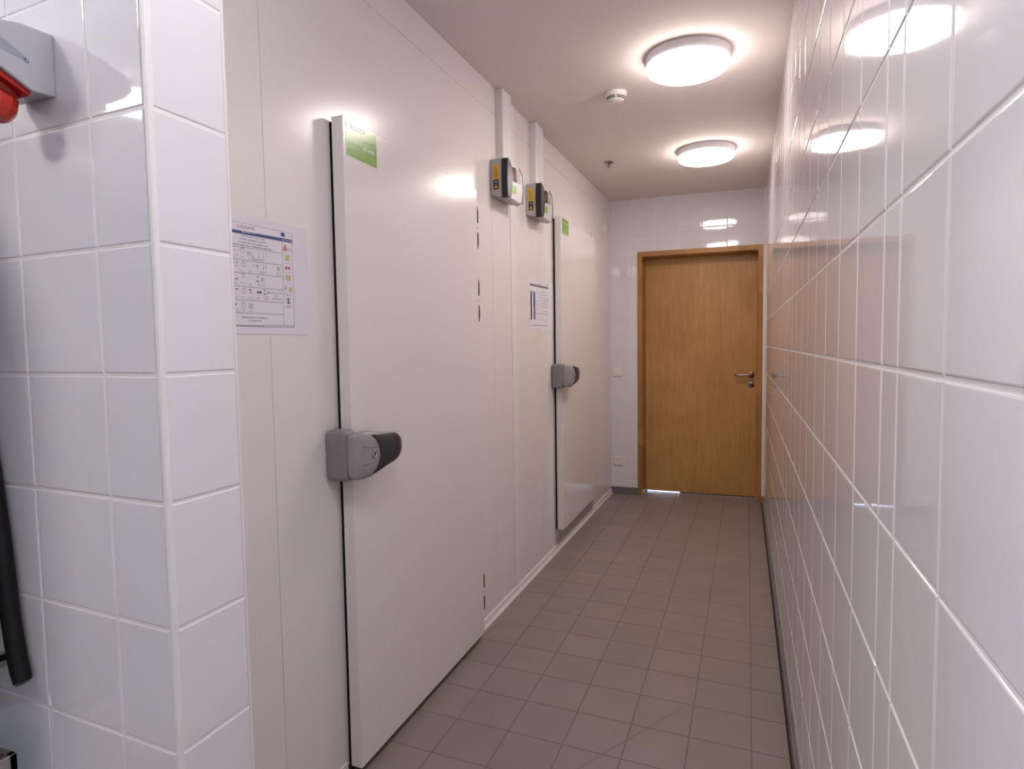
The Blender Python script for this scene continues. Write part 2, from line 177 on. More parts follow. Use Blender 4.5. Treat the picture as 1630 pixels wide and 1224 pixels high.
# a faint long darker line across the near floor tiles
def add_floor_line(mt, p0, p1, wd, dark):
    src = bsdf(mt).inputs['Base Color'].links[0].from_socket
    geo = nd(mt, 'ShaderNodeNewGeometry'); sp = nd(mt, 'ShaderNodeSeparateXYZ'); lk(mt, geo.outputs['Position'], sp.inputs[0])
    dx, dy = p1[0] - p0[0], p1[1] - p0[1]; L = math.hypot(dx, dy); nx, ny = -dy / L, dx / L
    a = nd(mt, 'ShaderNodeMath', operation='MULTIPLY'); lk(mt, sp.outputs[0], a.inputs[0]); a.inputs[1].default_value = nx
    b = nd(mt, 'ShaderNodeMath', operation='MULTIPLY_ADD'); lk(mt, sp.outputs[1], b.inputs[0]); b.inputs[1].default_value = ny; lk(mt, a.outputs[0], b.inputs[2])
    c = nd(mt, 'ShaderNodeMath', operation='SUBTRACT'); lk(mt, b.outputs[0], c.inputs[0]); c.inputs[1].default_value = nx * p0[0] + ny * p0[1]
    d = nd(mt, 'ShaderNodeMath', operation='ABSOLUTE'); lk(mt, c.outputs[0], d.inputs[0])
    e = nd(mt, 'ShaderNodeMapRange'); e.inputs['From Min'].default_value = 0; e.inputs['From Max'].default_value = wd; e.inputs['To Min'].default_value = 1; e.inputs['To Max'].default_value = 0
    lk(mt, d.outputs[0], e.inputs['Value'])
    g = nd(mt, 'ShaderNodeMath', operation='LESS_THAN'); lk(mt, sp.outputs[1], g.inputs[0]); g.inputs[1].default_value = p1[1]
    h = nd(mt, 'ShaderNodeMath', operation='MULTIPLY'); lk(mt, e.outputs[0], h.inputs[0]); lk(mt, g.outputs[0], h.inputs[1])
    i = nd(mt, 'ShaderNodeMath', operation='MULTIPLY'); lk(mt, h.outputs[0], i.inputs[0]); i.inputs[1].default_value = dark
    mx = nd(mt, 'ShaderNodeMix', data_type='RGBA'); lk(mt, i.outputs[0], mx.inputs[0]); lk(mt, src, mx.inputs[6]); mx.inputs[7].default_value = (.11, .085, .075, 1)
    lk(mt, mx.outputs[2], bsdf(mt).inputs['Base Color'])
add_floor_line(M['floor_tile'], LINE0, LINE1, .0045, .45)

# ------------------------------------------------------------ mesh helpers
class MB:
    """collects shapes in local coordinates and links them as one mesh object"""
    def __init__(s): s.bm = bmesh.new(); s.mats = []
    def mi(s, k):
        if k not in s.mats: s.mats.append(k)
        return s.mats.index(k)
    def merge(s, b2, k, smooth=False):
        me = bpy.data.meshes.new('tmp'); b2.to_mesh(me); b2.free()
        n0 = len(s.bm.faces); s.bm.from_mesh(me); bpy.data.meshes.remove(me)
        s.bm.faces.ensure_lookup_table(); i = s.mi(k)
        for f in s.bm.faces[n0:]: f.material_index = i; f.smooth = smooth
        return s
    def box(s, a, b, k, bev=0.0, seg=2, smooth=None, fn=None):
        b2 = bmesh.new(); bmesh.ops.create_cube(b2, size=1)
        lo = [min(p, q) for p, q in zip(a, b)]; hi = [max(p, q) for p, q in zip(a, b)]
        for v in b2.verts: v.co = Vector([lo[i] + (v.co[i] + .5) * (hi[i] - lo[i]) for i in range(3)])
        if bev: bmesh.ops.bevel(b2, geom=list(b2.edges), offset=bev, segments=seg, affect='EDGES', profile=.5)
        if fn:
            for v in b2.verts: v.co = fn(v.co)
        return s.merge(b2, k, bool(smooth))
    def quad(s, pts, k):
        vs = [s.bm.verts.new(p) for p in pts]; f = s.bm.faces.new(vs); f.material_index = s.mi(k); return s
    def prism(s, prof, fn, d0, d1, k, bev=0.0, seg=2, smooth=False):
        """2-D profile pushed from d0 to d1; fn(u, v, d) gives the local point"""
        b2 = bmesh.new(); lo = [b2.verts.new(fn(u, v, d0)) for u, v in prof]; hi = [b2.verts.new(fn(u, v, d1)) for u, v in prof]
        n = len(prof); b2.faces.new(lo); b2.faces.new(hi[::-1])
        for i in range(n): b2.faces.new((lo[i], lo[(i + 1) % n], hi[(i + 1) % n], hi[i]))
        bmesh.ops.recalc_face_normals(b2, faces=b2.faces)
        if bev: bmesh.ops.bevel(b2, geom=list(b2.edges), offset=bev, segments=seg, affect='EDGES', profile=.5)
        return s.merge(b2, k, smooth)
    def lathe(s, prof, c, axis, k, n=48, smooth=True):
        """profile of (radius, height) turned about axis through c"""
        ax = Vector(axis).normalized(); t = ax.orthogonal().normalized(); b = ax.cross(t); c = Vector(c); b2 = bmesh.new(); rings = []
        for r, h in prof:
            if r < 1e-6: rings.append([b2.verts.new(c + ax * h)])
            else: rings.append([b2.verts.new(c + ax * h + (t * math.cos(2 * PI * i / n) + b * math.sin(2 * PI * i / n)) * r) for i in range(n)])
        for A, B in zip(rings, rings[1:]):
            for i in range(n):
                j = (i + 1) % n
                if len(A) == 1 and len(B) == 1: continue
                if len(A) == 1: b2.faces.new((A[0], B[i], B[j]))
                elif len(B) == 1: b2.faces.new((A[i], A[j], B[0]))
                else: b2.faces.new((A[i], A[j], B[j], B[i]))
        bmesh.ops.recalc_face_normals(b2, faces=b2.faces)
        return s.merge(b2, k, smooth)
    def tube(s, pts, r, k, n=14, cap=True):
        pts = [Vector(p) for p in pts]; b2 = bmesh.new(); rings = []; prev = None
        for i, p in enumerate(pts):
            d = (pts[min(i + 1, len(pts) - 1)] - pts[max(i - 1, 0)]).normalized()
            t = d.orthogonal().normalized() if prev is None else (prev - d * prev.dot(d)).normalized(); prev = t; b = d.cross(t)
            rr = r[i] if isinstance(r, (list, tuple)) else r
            rings.append([b2.verts.new(p + (t * math.cos(2 * PI * j / n) + b * math.sin(2 * PI * j / n)) * rr) for j in range(n)])
        for A, B in zip(rings, rings[1:]):
            for j in range(n): b2.faces.new((A[j], A[(j + 1) % n], B[(j + 1) % n], B[j]))
        if cap: b2.faces.new(rings[0][::-1]); b2.faces.new(rings[-1])
        bmesh.ops.recalc_face_normals(b2, faces=b2.faces)
        return s.merge(b2, k, True)
    def loft(s, secs, k, smooth=True):
        """closed sections (lists of points of equal length) skinned in order, ends capped"""
        b2 = bmesh.new(); rings = [[b2.verts.new(p) for p in sec] for sec in secs]; n = len(rings[0])
        for A, B in zip(rings, rings[1:]):
            for j in range(n): b2.faces.new((A[j], A[(j + 1) % n], B[(j + 1) % n], B[j]))
        b2.faces.new(rings[0][::-1]); b2.faces.new(rings[-1])
        bmesh.ops.recalc_face_normals(b2, faces=b2.faces)
        return s.merge(b2, k, smooth)
    def text(s, body, fn, h, k, width=None, depth=0.0):
        """lettering: fn(u, v) gives the local point, h the capital height, width squeezes the line"""
        cu = bpy.data.curves.new('t', 'FONT'); cu.body = body; cu.size = 1; cu.resolution_u = 3
        ob = bpy.data.objects.new('t', cu); COL.objects.link(ob)
        dg = bpy.context.evaluated_depsgraph_get(); me = bpy.data.meshes.new_from_object(ob.evaluated_get(dg))
        b2 = bmesh.new(); b2.from_mesh(me); bpy.data.objects.remove(ob); bpy.data.curves.remove(cu); bpy.data.meshes.remove(me)
        xs = [v.co.x for v in b2.verts]; x0, x1 = min(xs), max(xs); sy = h / .70; sx = (width / (x1 - x0)) if width else sy
        for v in b2.verts: v.co = fn((v.co.x - x0) * sx, v.co.y * sy)
        return s.merge(b2, k)
    def build(s, name, fn=None, parent=None, loc=None, recalc=True, wn=False):
        """fn maps local (a, b, c) to world; loc becomes the object's origin"""
        if fn:
            for v in s.bm.verts: v.co = fn(*v.co)
        org = Vector((0, 0, 0))
        if parent is not None: org = world_loc(parent)
        elif loc is not None: org = Vector(loc)
        else:
            n = len(s.bm.verts); xs = [v.co for v in s.bm.verts]
            org = Vector([(min(c[i] for c in xs) + max(c[i] for c in xs)) / 2 for i in range(3)])
        for v in s.bm.verts: v.co -= org
        if recalc: bmesh.ops.recalc_face_normals(s.bm, faces=s.bm.faces)
        me = bpy.data.meshes.new(name); s.bm.to_mesh(me); s.bm.free()
        for k in s.mats: me.materials.append(M[k])
        o = bpy.data.objects.new(name, me); COL.objects.link(o)
        if wn: md = o.modifiers.new('weighted_normals', 'WEIGHTED_NORMAL'); md.keep_sharp = False; md.weight = 90
        if parent is not None: o.parent = parent
        else: o.location = org
        return o
def world_loc(o):
    p = Vector((0, 0, 0))
    while o is not None: p += o.location; o = o.parent
    return p
def tag(o, label=None, cat=None, group=None, kind=None):
    if label: o['label'] = label
    if cat: o['category'] = cat
    if group: o['group'] = group
    if kind: o['kind'] = kind
    return o
def thing(name, loc, label, cat, group=None, kind=None):
    o = bpy.data.objects.new(name, None); COL.objects.link(o); o.location = loc; o.empty_display_size = .05
    return tag(o, label, cat, group, kind)
def struct(mb, name, label, cat, fn=None, recalc=True):
    return tag(mb.build(name, fn, recalc=recalc), label, cat, kind='structure')
def copy_tree(o, delta, parent=None):
    c = o.copy(); COL.objects.link(c)
    if parent is not None: c.parent = parent
    else: c.location = o.location + Vector(delta)
    for ch in [x for x in COL.objects if x.parent == o]: copy_tree(ch, (0, 0, 0), c)
    return c

def rects_minus(r, holes):
    out = [r]
    for h in holes:
        nx = []
        for (a, b, c, d) in out:
            if h[0] >= b or h[1] <= a or h[2] >= d or h[3] <= c: nx.append((a, b, c, d)); continue
            if a < h[0]: nx.append((a, h[0], c, d))
            if b > h[1]: nx.append((h[1], b, c, d))
            m0, m1 = max(a, h[0]), min(b, h[1])
            if c < h[2]: nx.append((m0, m1, c, h[2]))
            if d > h[3]: nx.append((m0, m1, h[3], d))
        out = nx
    return [q for q in out if q[1] - q[0] > .006 and q[3] - q[2] > .006]
def breaks(lo, hi, start, pitch):
    b = [lo]; k = math.ceil((lo - start) / pitch)
    while start + k * pitch < hi - .004:
        v = start + k * pitch
        if v > lo + .004: b.append(v)
        k += 1
    return b + [hi]
def tiled(mb, us, vs, P, tile='tile', grout='grout', gap=.0042, rad=.0030, dep=.0016, tilt=.0022, holes=()):
    """rows of single tiles with rounded edges over a recessed grout bed; P(u, off, v)"""
    b = mb.bm; ti, gi = mb.mi(tile), mb.mi(grout)
    steps = [(0, 0), (rad * .25, dep * .45), (rad * .6, dep * .82), (rad, dep)] if rad > .001 else [(0, 0), (rad, dep)]
    for i in range(len(us) - 1):
        for j in range(len(vs) - 1):
            s1, s2 = random.uniform(-tilt, tilt), random.uniform(-tilt, tilt); um, vm = (us[i] + us[i + 1]) / 2, (vs[j] + vs[j + 1]) / 2
            for (a, c, d, e) in rects_minus((us[i], us[i + 1], vs[j], vs[j + 1]), holes):
                # a cut side (against an opening) has neither joint nor rounding
                fa, fc, fd, fe = [1.0 if abs(p - q) < 1e-6 else 0.0 for p, q in ((a, us[i]), (c, us[i + 1]), (d, vs[j]), (e, vs[j + 1]))]
                g = gap / 2; a2, c2, d2, e2 = a + g * fa, c - g * fc, d + g * fd, e - g * fe
                if c2 - a2 < .005 or e2 - d2 < .005: continue
                rings = []
                for (ins, h) in steps:
                    r = []
                    for (u, v) in ((a2 + ins * fa, d2 + ins * fd), (c2 - ins * fc, d2 + ins * fd), (c2 - ins * fc, e2 - ins * fe), (a2 + ins * fa, e2 - ins * fe)):
                        r.append(b.verts.new(P(u, h - dep + (s1 * (u - um) + s2 * (v - vm) if h > 0 else -.001), v)))
                    rings.append(r)
                for A, B in zip(rings, rings[1:]):
                    for k in range(4):
                        f = b.faces.new((A[k], A[(k + 1) % 4], B[(k + 1) % 4], B[k])); f.material_index = ti
                f = b.faces.new(rings[-1]); f.material_index = ti
    for (a, c, d, e) in rects_minus((us[0], us[-1], vs[0], vs[-1]), holes):
        f = b.faces.new([b.verts.new(P(u, -dep, v)) for u, v in ((a, d), (c, d), (c, e), (a, e))]); f.material_index = gi

# ============================================================ SETTING
X_W, Y_N = -3.6, -2.4                           # west and near limits of the room behind the camera
XL_END, XR_END = -1.1542, 0.1300
# floor
mb = MB()
FP = lambda u, off, v: FW(u, v, off)
us = breaks(-1.20, .165, -.17831, .20052)
tiled(mb, us, breaks(.66, 5.85, 1.95727, .20052), FP, 'floor_tile', 'floor_grout', gap=.0036, rad=.0008, dep=.0006, tilt=.0012)
tiled(mb, breaks(X_W, .175, -.17831, .20052), breaks(-2.5, .66, 1.95727, .20052), FP, 'floor_tile', 'floor_grout', gap=.0036, rad=.0008, dep=.0006, tilt=.0012)
struct(mb, 'floor', 'grey square floor tiles of the corridor', 'floor', recalc=False)
mb = MB(); mb.box((-1.3, 5.87, -.03), (.5, 7.4, -.001), 'outside_floor')
struct(mb, 'floor_beyond', 'pale floor beyond the wooden door, seen through the gap under it', 'floor')
# ceiling
mb = MB(); mb.box((X_W, Y_N, ZC), (.30, 5.9, ZC + .02), 'ceiling')
struct(mb, 'ceiling', 'matt beige ceiling above the corridor', 'ceiling')
# right wall
ZG = .1208
mb = MB()
ys = [Y_N] + [ .849 - .2 * k for k in range(15, 0, -1)]
ys = [Y_N] + [.6689 - .2 * k for k in range(15, 0, -1) if .6689 - .2 * k > Y_N + .02] + [.6689, .849, .9393] + [.9393 + .2 * k for k in range(1, 25)] + [5.90]
tiled(mb, ys, breaks(-.02, ZC, ZG, .2), RW)
struct(mb, 'wall_right', 'white glazed square tiles of the right-hand wall', 'wall', recalc=False)
mb = MB(); mb.box((Y_N, .0, 0), (5.62, .010, .058), 'skirt', bev=.003, seg=2)
mb.box((Y_N, .010, 0), (5.62, .017, .004), 'gap')
struct(mb, 'baseboard_right', 'low dark grey skirting tiles along the right-hand wall', 'skirting', RW)
mb = MB(); mb.prism([(0, 0), (.018, 0), (.016, .006), (.006, .016), (0, .018)], lambda u, v, d: Vector((XR_END - u, 5.635 - v, d)), .06, ZC, 'profile')
struct(mb, 'trim_1', 'thin white corner profile between wooden door frame and right-hand tiles', 'corner profile')
# far wall
DX0, DX1, DZ1 = -.8733, .0750, 2.1118           # clear opening of the wooden door
mb = MB()
tiled(mb, [-1.156] + [-.9682 + .2 * k for k in range(6)] + [.131], breaks(-.02, ZC, .1289, .2), EW, holes=[(DX0 - .02, DX1 + .02, -1, DZ1 + .02)])
struct(mb, 'wall_far', 'white glazed tiles of the end wall around the wooden door', 'wall', recalc=False)
mb = MB(); mb.box((-1.153, 0, 0), (-.955, .011, .0635), 'skirt', bev=.003, seg=2); mb.box((-.953, 0, 0), (-.9135, .011, .0635), 'skirt', bev=.003, seg=2)
struct(mb, 'baseboard_far', 'dark grey skirting tiles left of the wooden door', 'skirting', EW)
# left wall of coated sandwich panels: joints are narrow grooves between panels
mb = MB()
def panel(y0, y1, z0, z1, off=0.0, k='panel', bev=.0012): mb.box((y0, -.04, z0), (y1, off, z1), k, bev=bev, seg=2)
SEAM = .0010
for (a, b_) in ((.84, 1.345), (1.345, 2.892), (2.892, 3.175), (3.175, 3.617), (3.617, 4.95), (4.95, 5.636)):
    panel(a + SEAM, b_ - SEAM, .0, 2.484 - SEAM); panel(a + SEAM if a > .9 else a, b_ - SEAM, 2.484 + SEAM * .5, ZC)
mb.box((.84, -.05, 0), (5.636, -.006, ZC), 'seam')
struct(mb, 'wall_left', 'cream coated cold room panels of the left-hand wall', 'wall', CW)
mb = MB(); mb.box((3.136, 0, .045), (3.214, .0035, ZC), 'profile', bev=.0012, seg=1)
struct(mb, 'trim_2', 'flat white cover strip on panel joint between the two cold room doors', 'cover strip', CW)
# coved plinth: cut away where the near door reaches the floor
for y0, y1, nm, lb in ((.86, 1.612, 'baseboard_left', 'white coved plinth left of the nearer cold room door'), (2.628, 5.628, 'baseboard_left.001', 'white coved plinth running from the nearer cold room door to the end wall')):
    mb = MB(); mb.prism([(0, 0), (.0155, 0), (.0155, .006), (.0125, .010), (.0085, .016), (.0060, .026), (.0060, .036), (.0042, .042), (0, .0445)], lambda u, v, d: Vector((d, u, v)), y0, y1, 'profile', smooth=False)
    struct(mb, nm, lb, 'plinth', CW)
mb = MB(); mb.box((1.62, .0, .0), (2.612, .006, .027), 'gap', bev=.001, seg=1)  # strip carries the shadow below the leaf in its dark colour
struct(mb, 'trim_3', 'dark threshold strip, coloured for the shadow under the nearer cold room door', 'threshold', CW)
mb = MB(); mb.box((3.90, .0, .046), (4.876, .010, .148), 'boxgrey', bev=.002, seg=1)
struct(mb, 'trim_4', 'grey metal threshold under the farther cold room door', 'threshold', CW)
# tiled partition at the left
mb = MB()
LX3 = -.8345
tiled(mb, breaks(X_W, LX3 - .008, -.9678, .2034), breaks(0, ZC, .1185, .2), LW)
struct(mb, 'wall_partition', 'white glazed tiles on the front face of the short partition', 'wall', recalc=False)
mb = MB(); y0 = LW(LX3, 0, 0).y
tiled(mb, [y0 + .006, .8586], breaks(0, ZC, .1185, .2), DW)
mb.box((-1.25, .80, 0), (DW(.8586, 0, 0).x - .003, .857, ZC), 'tile')
struct(mb, 'wall_partition_end', 'white glazed tiles on the narrow end face of the partition', 'wall', recalc=False)
mb = MB(); c0 = Vector((LX3, y0, 0))
mb.prism([(.0010, .007), (.0010, .002), (0, -.0003), (-.002, -.0012), (-.007, -.0012), (-.007, .003), (-.003, .007)], lambda u, v, d: Vector((c0.x + u + .0015, c0.y + v, d)), 0, ZC, 'grout')
struct(mb, 'trim_5', 'rounded white edge strip on the partition corner', 'edge strip')
mb = MB(); mb.prism([(0, 0), (.0045, 0), (.0045, .005), (0, .005)], lambda u, v, d: Vector((DW(.8586, 0, 0).x + u - .004, .8586 + v - .003, d)), 0, ZC, 'profile')
struct(mb, 'trim_6', 'thin white edge on the rear corner of the partition', 'edge strip')
# room behind the camera (closes the space that lights and mirrors in the tiles)
mb = MB(); WY0, WY1, WZ0, WZ1 = -.30, .45, .90, 2.30
for a, b_, c, d in rects_minus((Y_N, .95, 0, ZC), [(WY0, WY1, WZ0, WZ1)]): mb.box((X_W - .12, a, c), (X_W, b_, d), 'kitchen_wall')
struct(mb, 'wall_west', 'grey wall with an added window at the left of the room behind the camera', 'wall')
mb = MB(); mb.box((X_W, Y_N - .05, 0), (.25, Y_N, ZC), 'kitchen_wall')
struct(mb, 'wall_near', 'grey wall behind the camera', 'wall')
mb = MB()
for a, b_ in (((WY0, WZ0), (WY1, WZ0 + .05)), ((WY0, WZ1 - .05), (WY1, WZ1)), ((WY0, WZ0), (WY0 + .05, WZ1)), ((WY1 - .05, WZ0), (WY1, WZ1)), ((.05, WZ0), (.09, WZ1))): mb.box((X_W - .09, a[0], a[1]), (X_W - .03, b_[0], b_[1]), 'white')
struct(mb, 'added_window', 'added white framed window, unseen behind the camera, bringing in bluish light', 'window')  # window added to throw bluish light on the near tiles

# ============================================================ WOODEN DOOR
d = thing('door_1', EW((DX0 + DX1) / 2, 0, 0), 'plain maple veneer door in a solid wood frame at the corridor end', 'door', kind='structure')
mb = MB(); FO = .008
OX0, OX1, OZ = -.9125, .1160, 2.1535
mb.prism([(OX0, 0), (OX0, OZ), (OX1, OZ), (OX1, 0), (DX1, 0), (DX1, DZ1), (DX0, DZ1), (DX0, 0)], lambda u, v, e: Vector((u, e, v)), FO, -.215, 'frame_wood', bev=.0015, seg=1)
# rebate stop
mb.prism([(DX0, 0), (DX0, DZ1), (DX1, DZ1), (DX1, 0), (DX1 - .012, 0), (DX1 - .012, DZ1 - .012), (DX0 + .012, DZ1 - .012), (DX0 + .012, 0)], lambda u, v, e: Vector((u, e, v)), -.2135, -.214, 'frame_wood')
mb.build('door_frame', EW, d)
mb = MB(); mb.box((DX0 + .002, -.170, .0085), (DX1 - .002, -.210, DZ1 - .003), 'veneer', bev=.001, seg=1)
leaf = mb.build('door_leaf', EW, d)
mb = MB(); mb.box((-.565, -.172, .0005), (DX1 - .002, -.178, .0085), 'gap'); mb.build('gap_light_stop', EW, d)  # added strip, blocks the light under most of the leaf
hx, hz = .0300, 1.0700
mb = MB(); mb.lathe([(0, 0), (.026, 0), (.026, .006), (.023, .008), (.011, .009), (.0095, .045), (.0095, .060), (0, .062)], (hx, -.170, hz), (0, 1, 0), 'dchrome', 28)
mb.tube([(hx, -.118, hz), (hx - .012, -.114, hz), (hx - .03, -.113, hz), (hx - .105, -.115, hz), (hx - .122, -.118, hz), (hx - .130, -.126, hz)], .0092, 'dchrome', 14)
h = mb.build('door_handle', EW, leaf); tag(h, 'brushed metal lever handle')
mb = MB(); mb.lathe([(0, 0), (.026, 0), (.026, .006), (.022, .009), (0, .0095)], (hx, -.170, hz - .083), (0, 1, 0), 'dchrome', 28)
mb.box((hx - .0035, -.165, hz - .100), (hx + .0035, -.1575, hz - .074), 'dchrome', bev=.001); mb.lathe([(0, 0), (.0085, 0), (.0085, .004), (0, .0045)], (hx, -.1615, hz - .078), (0, 1, 0), 'black', 16)
mb.build('lock_rosette', EW, leaf)

# ============================================================ COLD ROOM DOORS
def superell(c1, c2, r1, r2, n, k=2.6):
    out = []
    for i in range(n):
        t = 2 * PI * i / n; ct, st = math.cos(t), math.sin(t)
        out.append((c1 + r1 * math.copysign(abs(ct) ** (2 / k), ct), c2 + r2 * math.copysign(abs(st) ** (2 / k), st)))
    return out
def strokes(mb, fnp, data, base_k=None, lift=.0003):
    """printed marks in the plane: fnp(y, z, height) gives the local point"""
    rr = random.Random(11)
    def seg(a, b, wd, k, h):
        dy, dz = b[0] - a[0], b[1] - a[1]; L = math.hypot(dy, dz) or 1; ny, nz = -dz / L * wd / 2, dy / L * wd / 2
        mb.quad([fnp(a[0] + ny, a[1] + nz, h), fnp(b[0] + ny, b[1] + nz, h), fnp(b[0] - ny, b[1] - nz, h), fnp(a[0] - ny, a[1] - nz, h)], 'ink_' + k)
    for n_, e in enumerate(data):
        t = e[0]; h = lift + .00002 * (n_ % 8)
        if t == 'l': seg(e[1], e[2], e[3] * 1.35, e[4], h)
        elif t == 't':
            a, b = e[1], e[2]; L = math.hypot(b[0] - a[0], b[1] - a[1]); u = 0; wd = e[3] * 1.15
            while u < L:
                s_ = wd * rr.uniform(.35, .8); hh = wd * rr.uniform(.55, 1.0); f0, f1 = u / L, min(1, (u + s_) / L)
                seg([a[0] + (b[0] - a[0]) * f0, a[1] + (b[1] - a[1]) * f0], [a[0] + (b[0] - a[0]) * f1, a[1] + (b[1] - a[1]) * f1], hh, e[4], h)
                u += s_ + wd * (.18 if rr.random() < .82 else .7)
        elif t == 'r':
            c, r = e[1], e[2]
            for i in range(20):
                a0, a1 = 2 * PI * i / 20, 2 * PI * (i + 1) / 20
                seg([c[0] + r * math.cos(a0), c[1] + r * math.sin(a0)], [c[0] + r * math.cos(a1), c[1] + r * math.sin(a1)], .0011, e[3], h)
        elif t == 'q':
            (a, b), k = (e[1], e[2]), e[3]
            mb.quad([fnp(a[0], a[1], h), fnp(b[0], a[1], h), fnp(b[0], b[1], h), fnp(a[0], b[1], h)], 'ink_' + k)
        elif t == 'p': mb.quad([fnp(y, z, h) for y, z in e[1]], 'ink_' + e[2])
        elif t == 'e':
            c = e[1]; mb.quad([fnp(c[0] + e[2] * math.cos(2 * PI * i / 24), c[1] + e[3] * math.sin(2 * PI * i / 24), h) for i in range(24)], 'ink_' + e[4])

LY0, LY1, LZ0, LZ1 = 1.618, 2.611, .028, 2.0445
def cold_door(name, label):
    d = thing(name, CW((LY0 + LY1) / 2, 0, 0), label, 'cold room door', kind='structure')
    mb = MB(); mb.box((LY0, .013, LZ0), (LY1, .053, LZ1), 'leaf', bev=.0022, seg=3, smooth=True)
    leaf = mb.build('door_leaf', CL, d, wn=True)
    mb = MB(); g = .0055
    for a, b_ in (((LY0 + g, 0, LZ0 + .004), (LY0 + g + .028, .0135, LZ1 - .012)), ((LY1 - g - .028, 0, LZ0 + .004), (LY1 - g, .0135, LZ1 - .012)), ((LY0 + g, 0, LZ1 - .040), (LY1 - g, .0135, LZ1 - .012)), ((LY0 + g, 0, LZ0 + .004), (LY1 - g, .0135, LZ0 + .03))):
        mb.box(a, b_, 'rubber', bev=.003, seg=2)
    mb.build('rubber_gasket', CW, leaf)
    # latch keeper: rounded grey housing wrapping the leaf edge
    mb = MB()
    mb.prism([(1.5495, .957), (1.608, .957), (1.608, 1.1115), (1.5495, 1.1115)], lambda u, v, e: Vector((u, e, v)), .0005, .081, 'lgrey', bev=.017, seg=6, smooth=True)
    hs = mb.build('latch_housing', CW, d, wn=True)
    # handle: bullet shaped grey shell with a black grip over its nose
    def sec(y, o0, o1, zc, zh, k=2.8): return [Vector((y, a, b)) for a, b in superell((o0 + o1) / 2, zc, (o1 - o0) / 2, zh, 36, k)]
    S = [(1.553, .079, .090, 1.034, .056), (1.556, .077, .103, 1.034, .064), (1.566, .075, .116, 1.034, .070), (1.590, .074, .127, 1.034, .0725), (1.620, .075, .133, 1.035, .071), (1.650, .079, .136, 1.036, .064), (1.680, .086, .1365, 1.038, .056), (1.710, .094, .135, 1.039, .050), (1.745, .100, .131, 1.039, .045), (1.770, .104, .127, 1.038, .036), (1.780, .108, .122, 1.038, .024)]
    mb = MB(); mb.loft([sec(*s_) for s_ in S], 'lgrey2')
    for dz in (-.022, .022): mb.tube([(1.575, .1205, 1.034 + dz * 1.25), (1.60, .1295, 1.034 + dz * 1.1), (1.63, .1335, 1.035 + dz)], .0012, 'lgrey', 8)
    hd = mb.build('latch_handle', CW, d)
    # grip: front skin of the nose, with a concave edge towards the keyhole
    b2 = bmesh.new(); rows = []
    def interp(y):
        for a, b_ in zip(S, S[1:]):
            if a[0] <= y <= b_[0]:
                t = (y - a[0]) / (b_[0] - a[0]); return [a[i] + (b_[i] - a[i]) * t for i in range(5)]
        return list(S[-1])
    NR, NC = 22, 16
    for j in range(NC + 1):
        tj = -1 + 2 * j / NC                            # -1 and 1 are the lower and upper edges of the grip
        ys0 = 1.643 - .030 * abs(tj) ** 1.6
        row = []
        for i in range(NR + 1):
            f = i / NR; y = ys0 + (1.7795 - ys0) * f; th = tj * (.80 + .55 * f ** 1.6)
            q = interp(y); co, cz = (q[1] + q[2]) / 2, q[3]; ro, rz = (q[2] - q[1]) / 2 + .0032, q[4] + .0032
            ct, st = math.cos(th), math.sin(th); kk = 2.8
            row.append(Vector((y + (.006 if i == NR else 0), co + ro * math.copysign(abs(ct) ** (2 / kk), ct), cz + rz * math.copysign(abs(st) ** (2 / kk), st))))
        rows.append(row)
    vv = [[b2.verts.new(p) for p in r] for r in rows]
    for j in range(NC):
        for i in range(NR): b2.faces.new((vv[j][i], vv[j][i + 1], vv[j + 1][i + 1], vv[j + 1][i]))
    # close towards the core and over the nose
    cap = [b2.verts.new(Vector((r[-1].x - .004, r[-1].y * .0 + .112, 1.038 + (r[-1].z - 1.038) * .3))) for r in rows]
    for j in range(NC): b2.faces.new((vv[j][NR], cap[j], cap[j + 1], vv[j + 1][NR]))
    ins = [b2.verts.new(Vector((r[0].x, r[0].y + (.105 - r[0].y) * .12, 1.036 + (r[0].z - 1.036) * .94))) for r in rows]
    for j in range(NC): b2.faces.new((vv[j][0], vv[j + 1][0], ins[j + 1], ins[j]))
    mb = MB(); mb.merge(b2, 'dgrey', True); g_ = mb.build('grip', CW, hd); tag(g_, 'black grip')
    mb = MB(); mb.lathe([(0, 0), (.0105, 0), (.0105, .003), (.0085, .0042), (.0078, .002), (0, .002)], (1.6155, .1335, 1.036), (0, 1, 0), 'chrome', 24)
    mb.box((1.6135, .135, 1.0305), (1.6175, .1362, 1.0415), 'black'); mb.build('lock_cylinder', CW, hd)
    # three hinges on the far edge
    for z0, z1 in ((1.785, 1.985), (1.458, 1.662), (.118, .305)):
        mb = MB(); zc_ = (z0 + z1) / 2
        mb.box((2.614, .0005, z0 + .012), (2.668, .012, z1 - .012), 'leaf', bev=.002)
        for (q0, q1, tp) in ((z0, zc_ - .022, 0), (zc_ + .022, z1, 1)):
            L = q1 - q0; pr = [(.0, 0), (.0155, 0), (.0165, .2 * L), (.0165, .65 * L), (.013, .9 * L), (.0, L)]
            if not tp: pr = [(r_, L - h_) for r_, h_ in pr][::-1]
            mb.lathe(pr, (2.634, .0225, q0), (0, 0, 1), 'hinge', 20)
        mb.lathe([(.0085, -.024), (.0085, .024)], (2.634, .0225, zc_), (0, 0, 1), 'chrome', 16)
        mb.lathe([(0, -.004), (.0125, -.004), (.0125, .004), (0, .004)], (2.634, .0225, zc_), (0, 0, 1), 'lgrey2', 16)
        mb.build('hinge', CW, d)
    return d, leaf
door_a, leaf_a = cold_door('door_2', 'nearer cream cold room door, lower edge close to the floor tiles')
door_b = copy_tree(door_a, (0.00708 * 2.272, 2.272, .1225)); door_b.name = 'door_3'
door_b['label'] = 'farther cream cold room door, raised on a grey threshold near the wooden door'
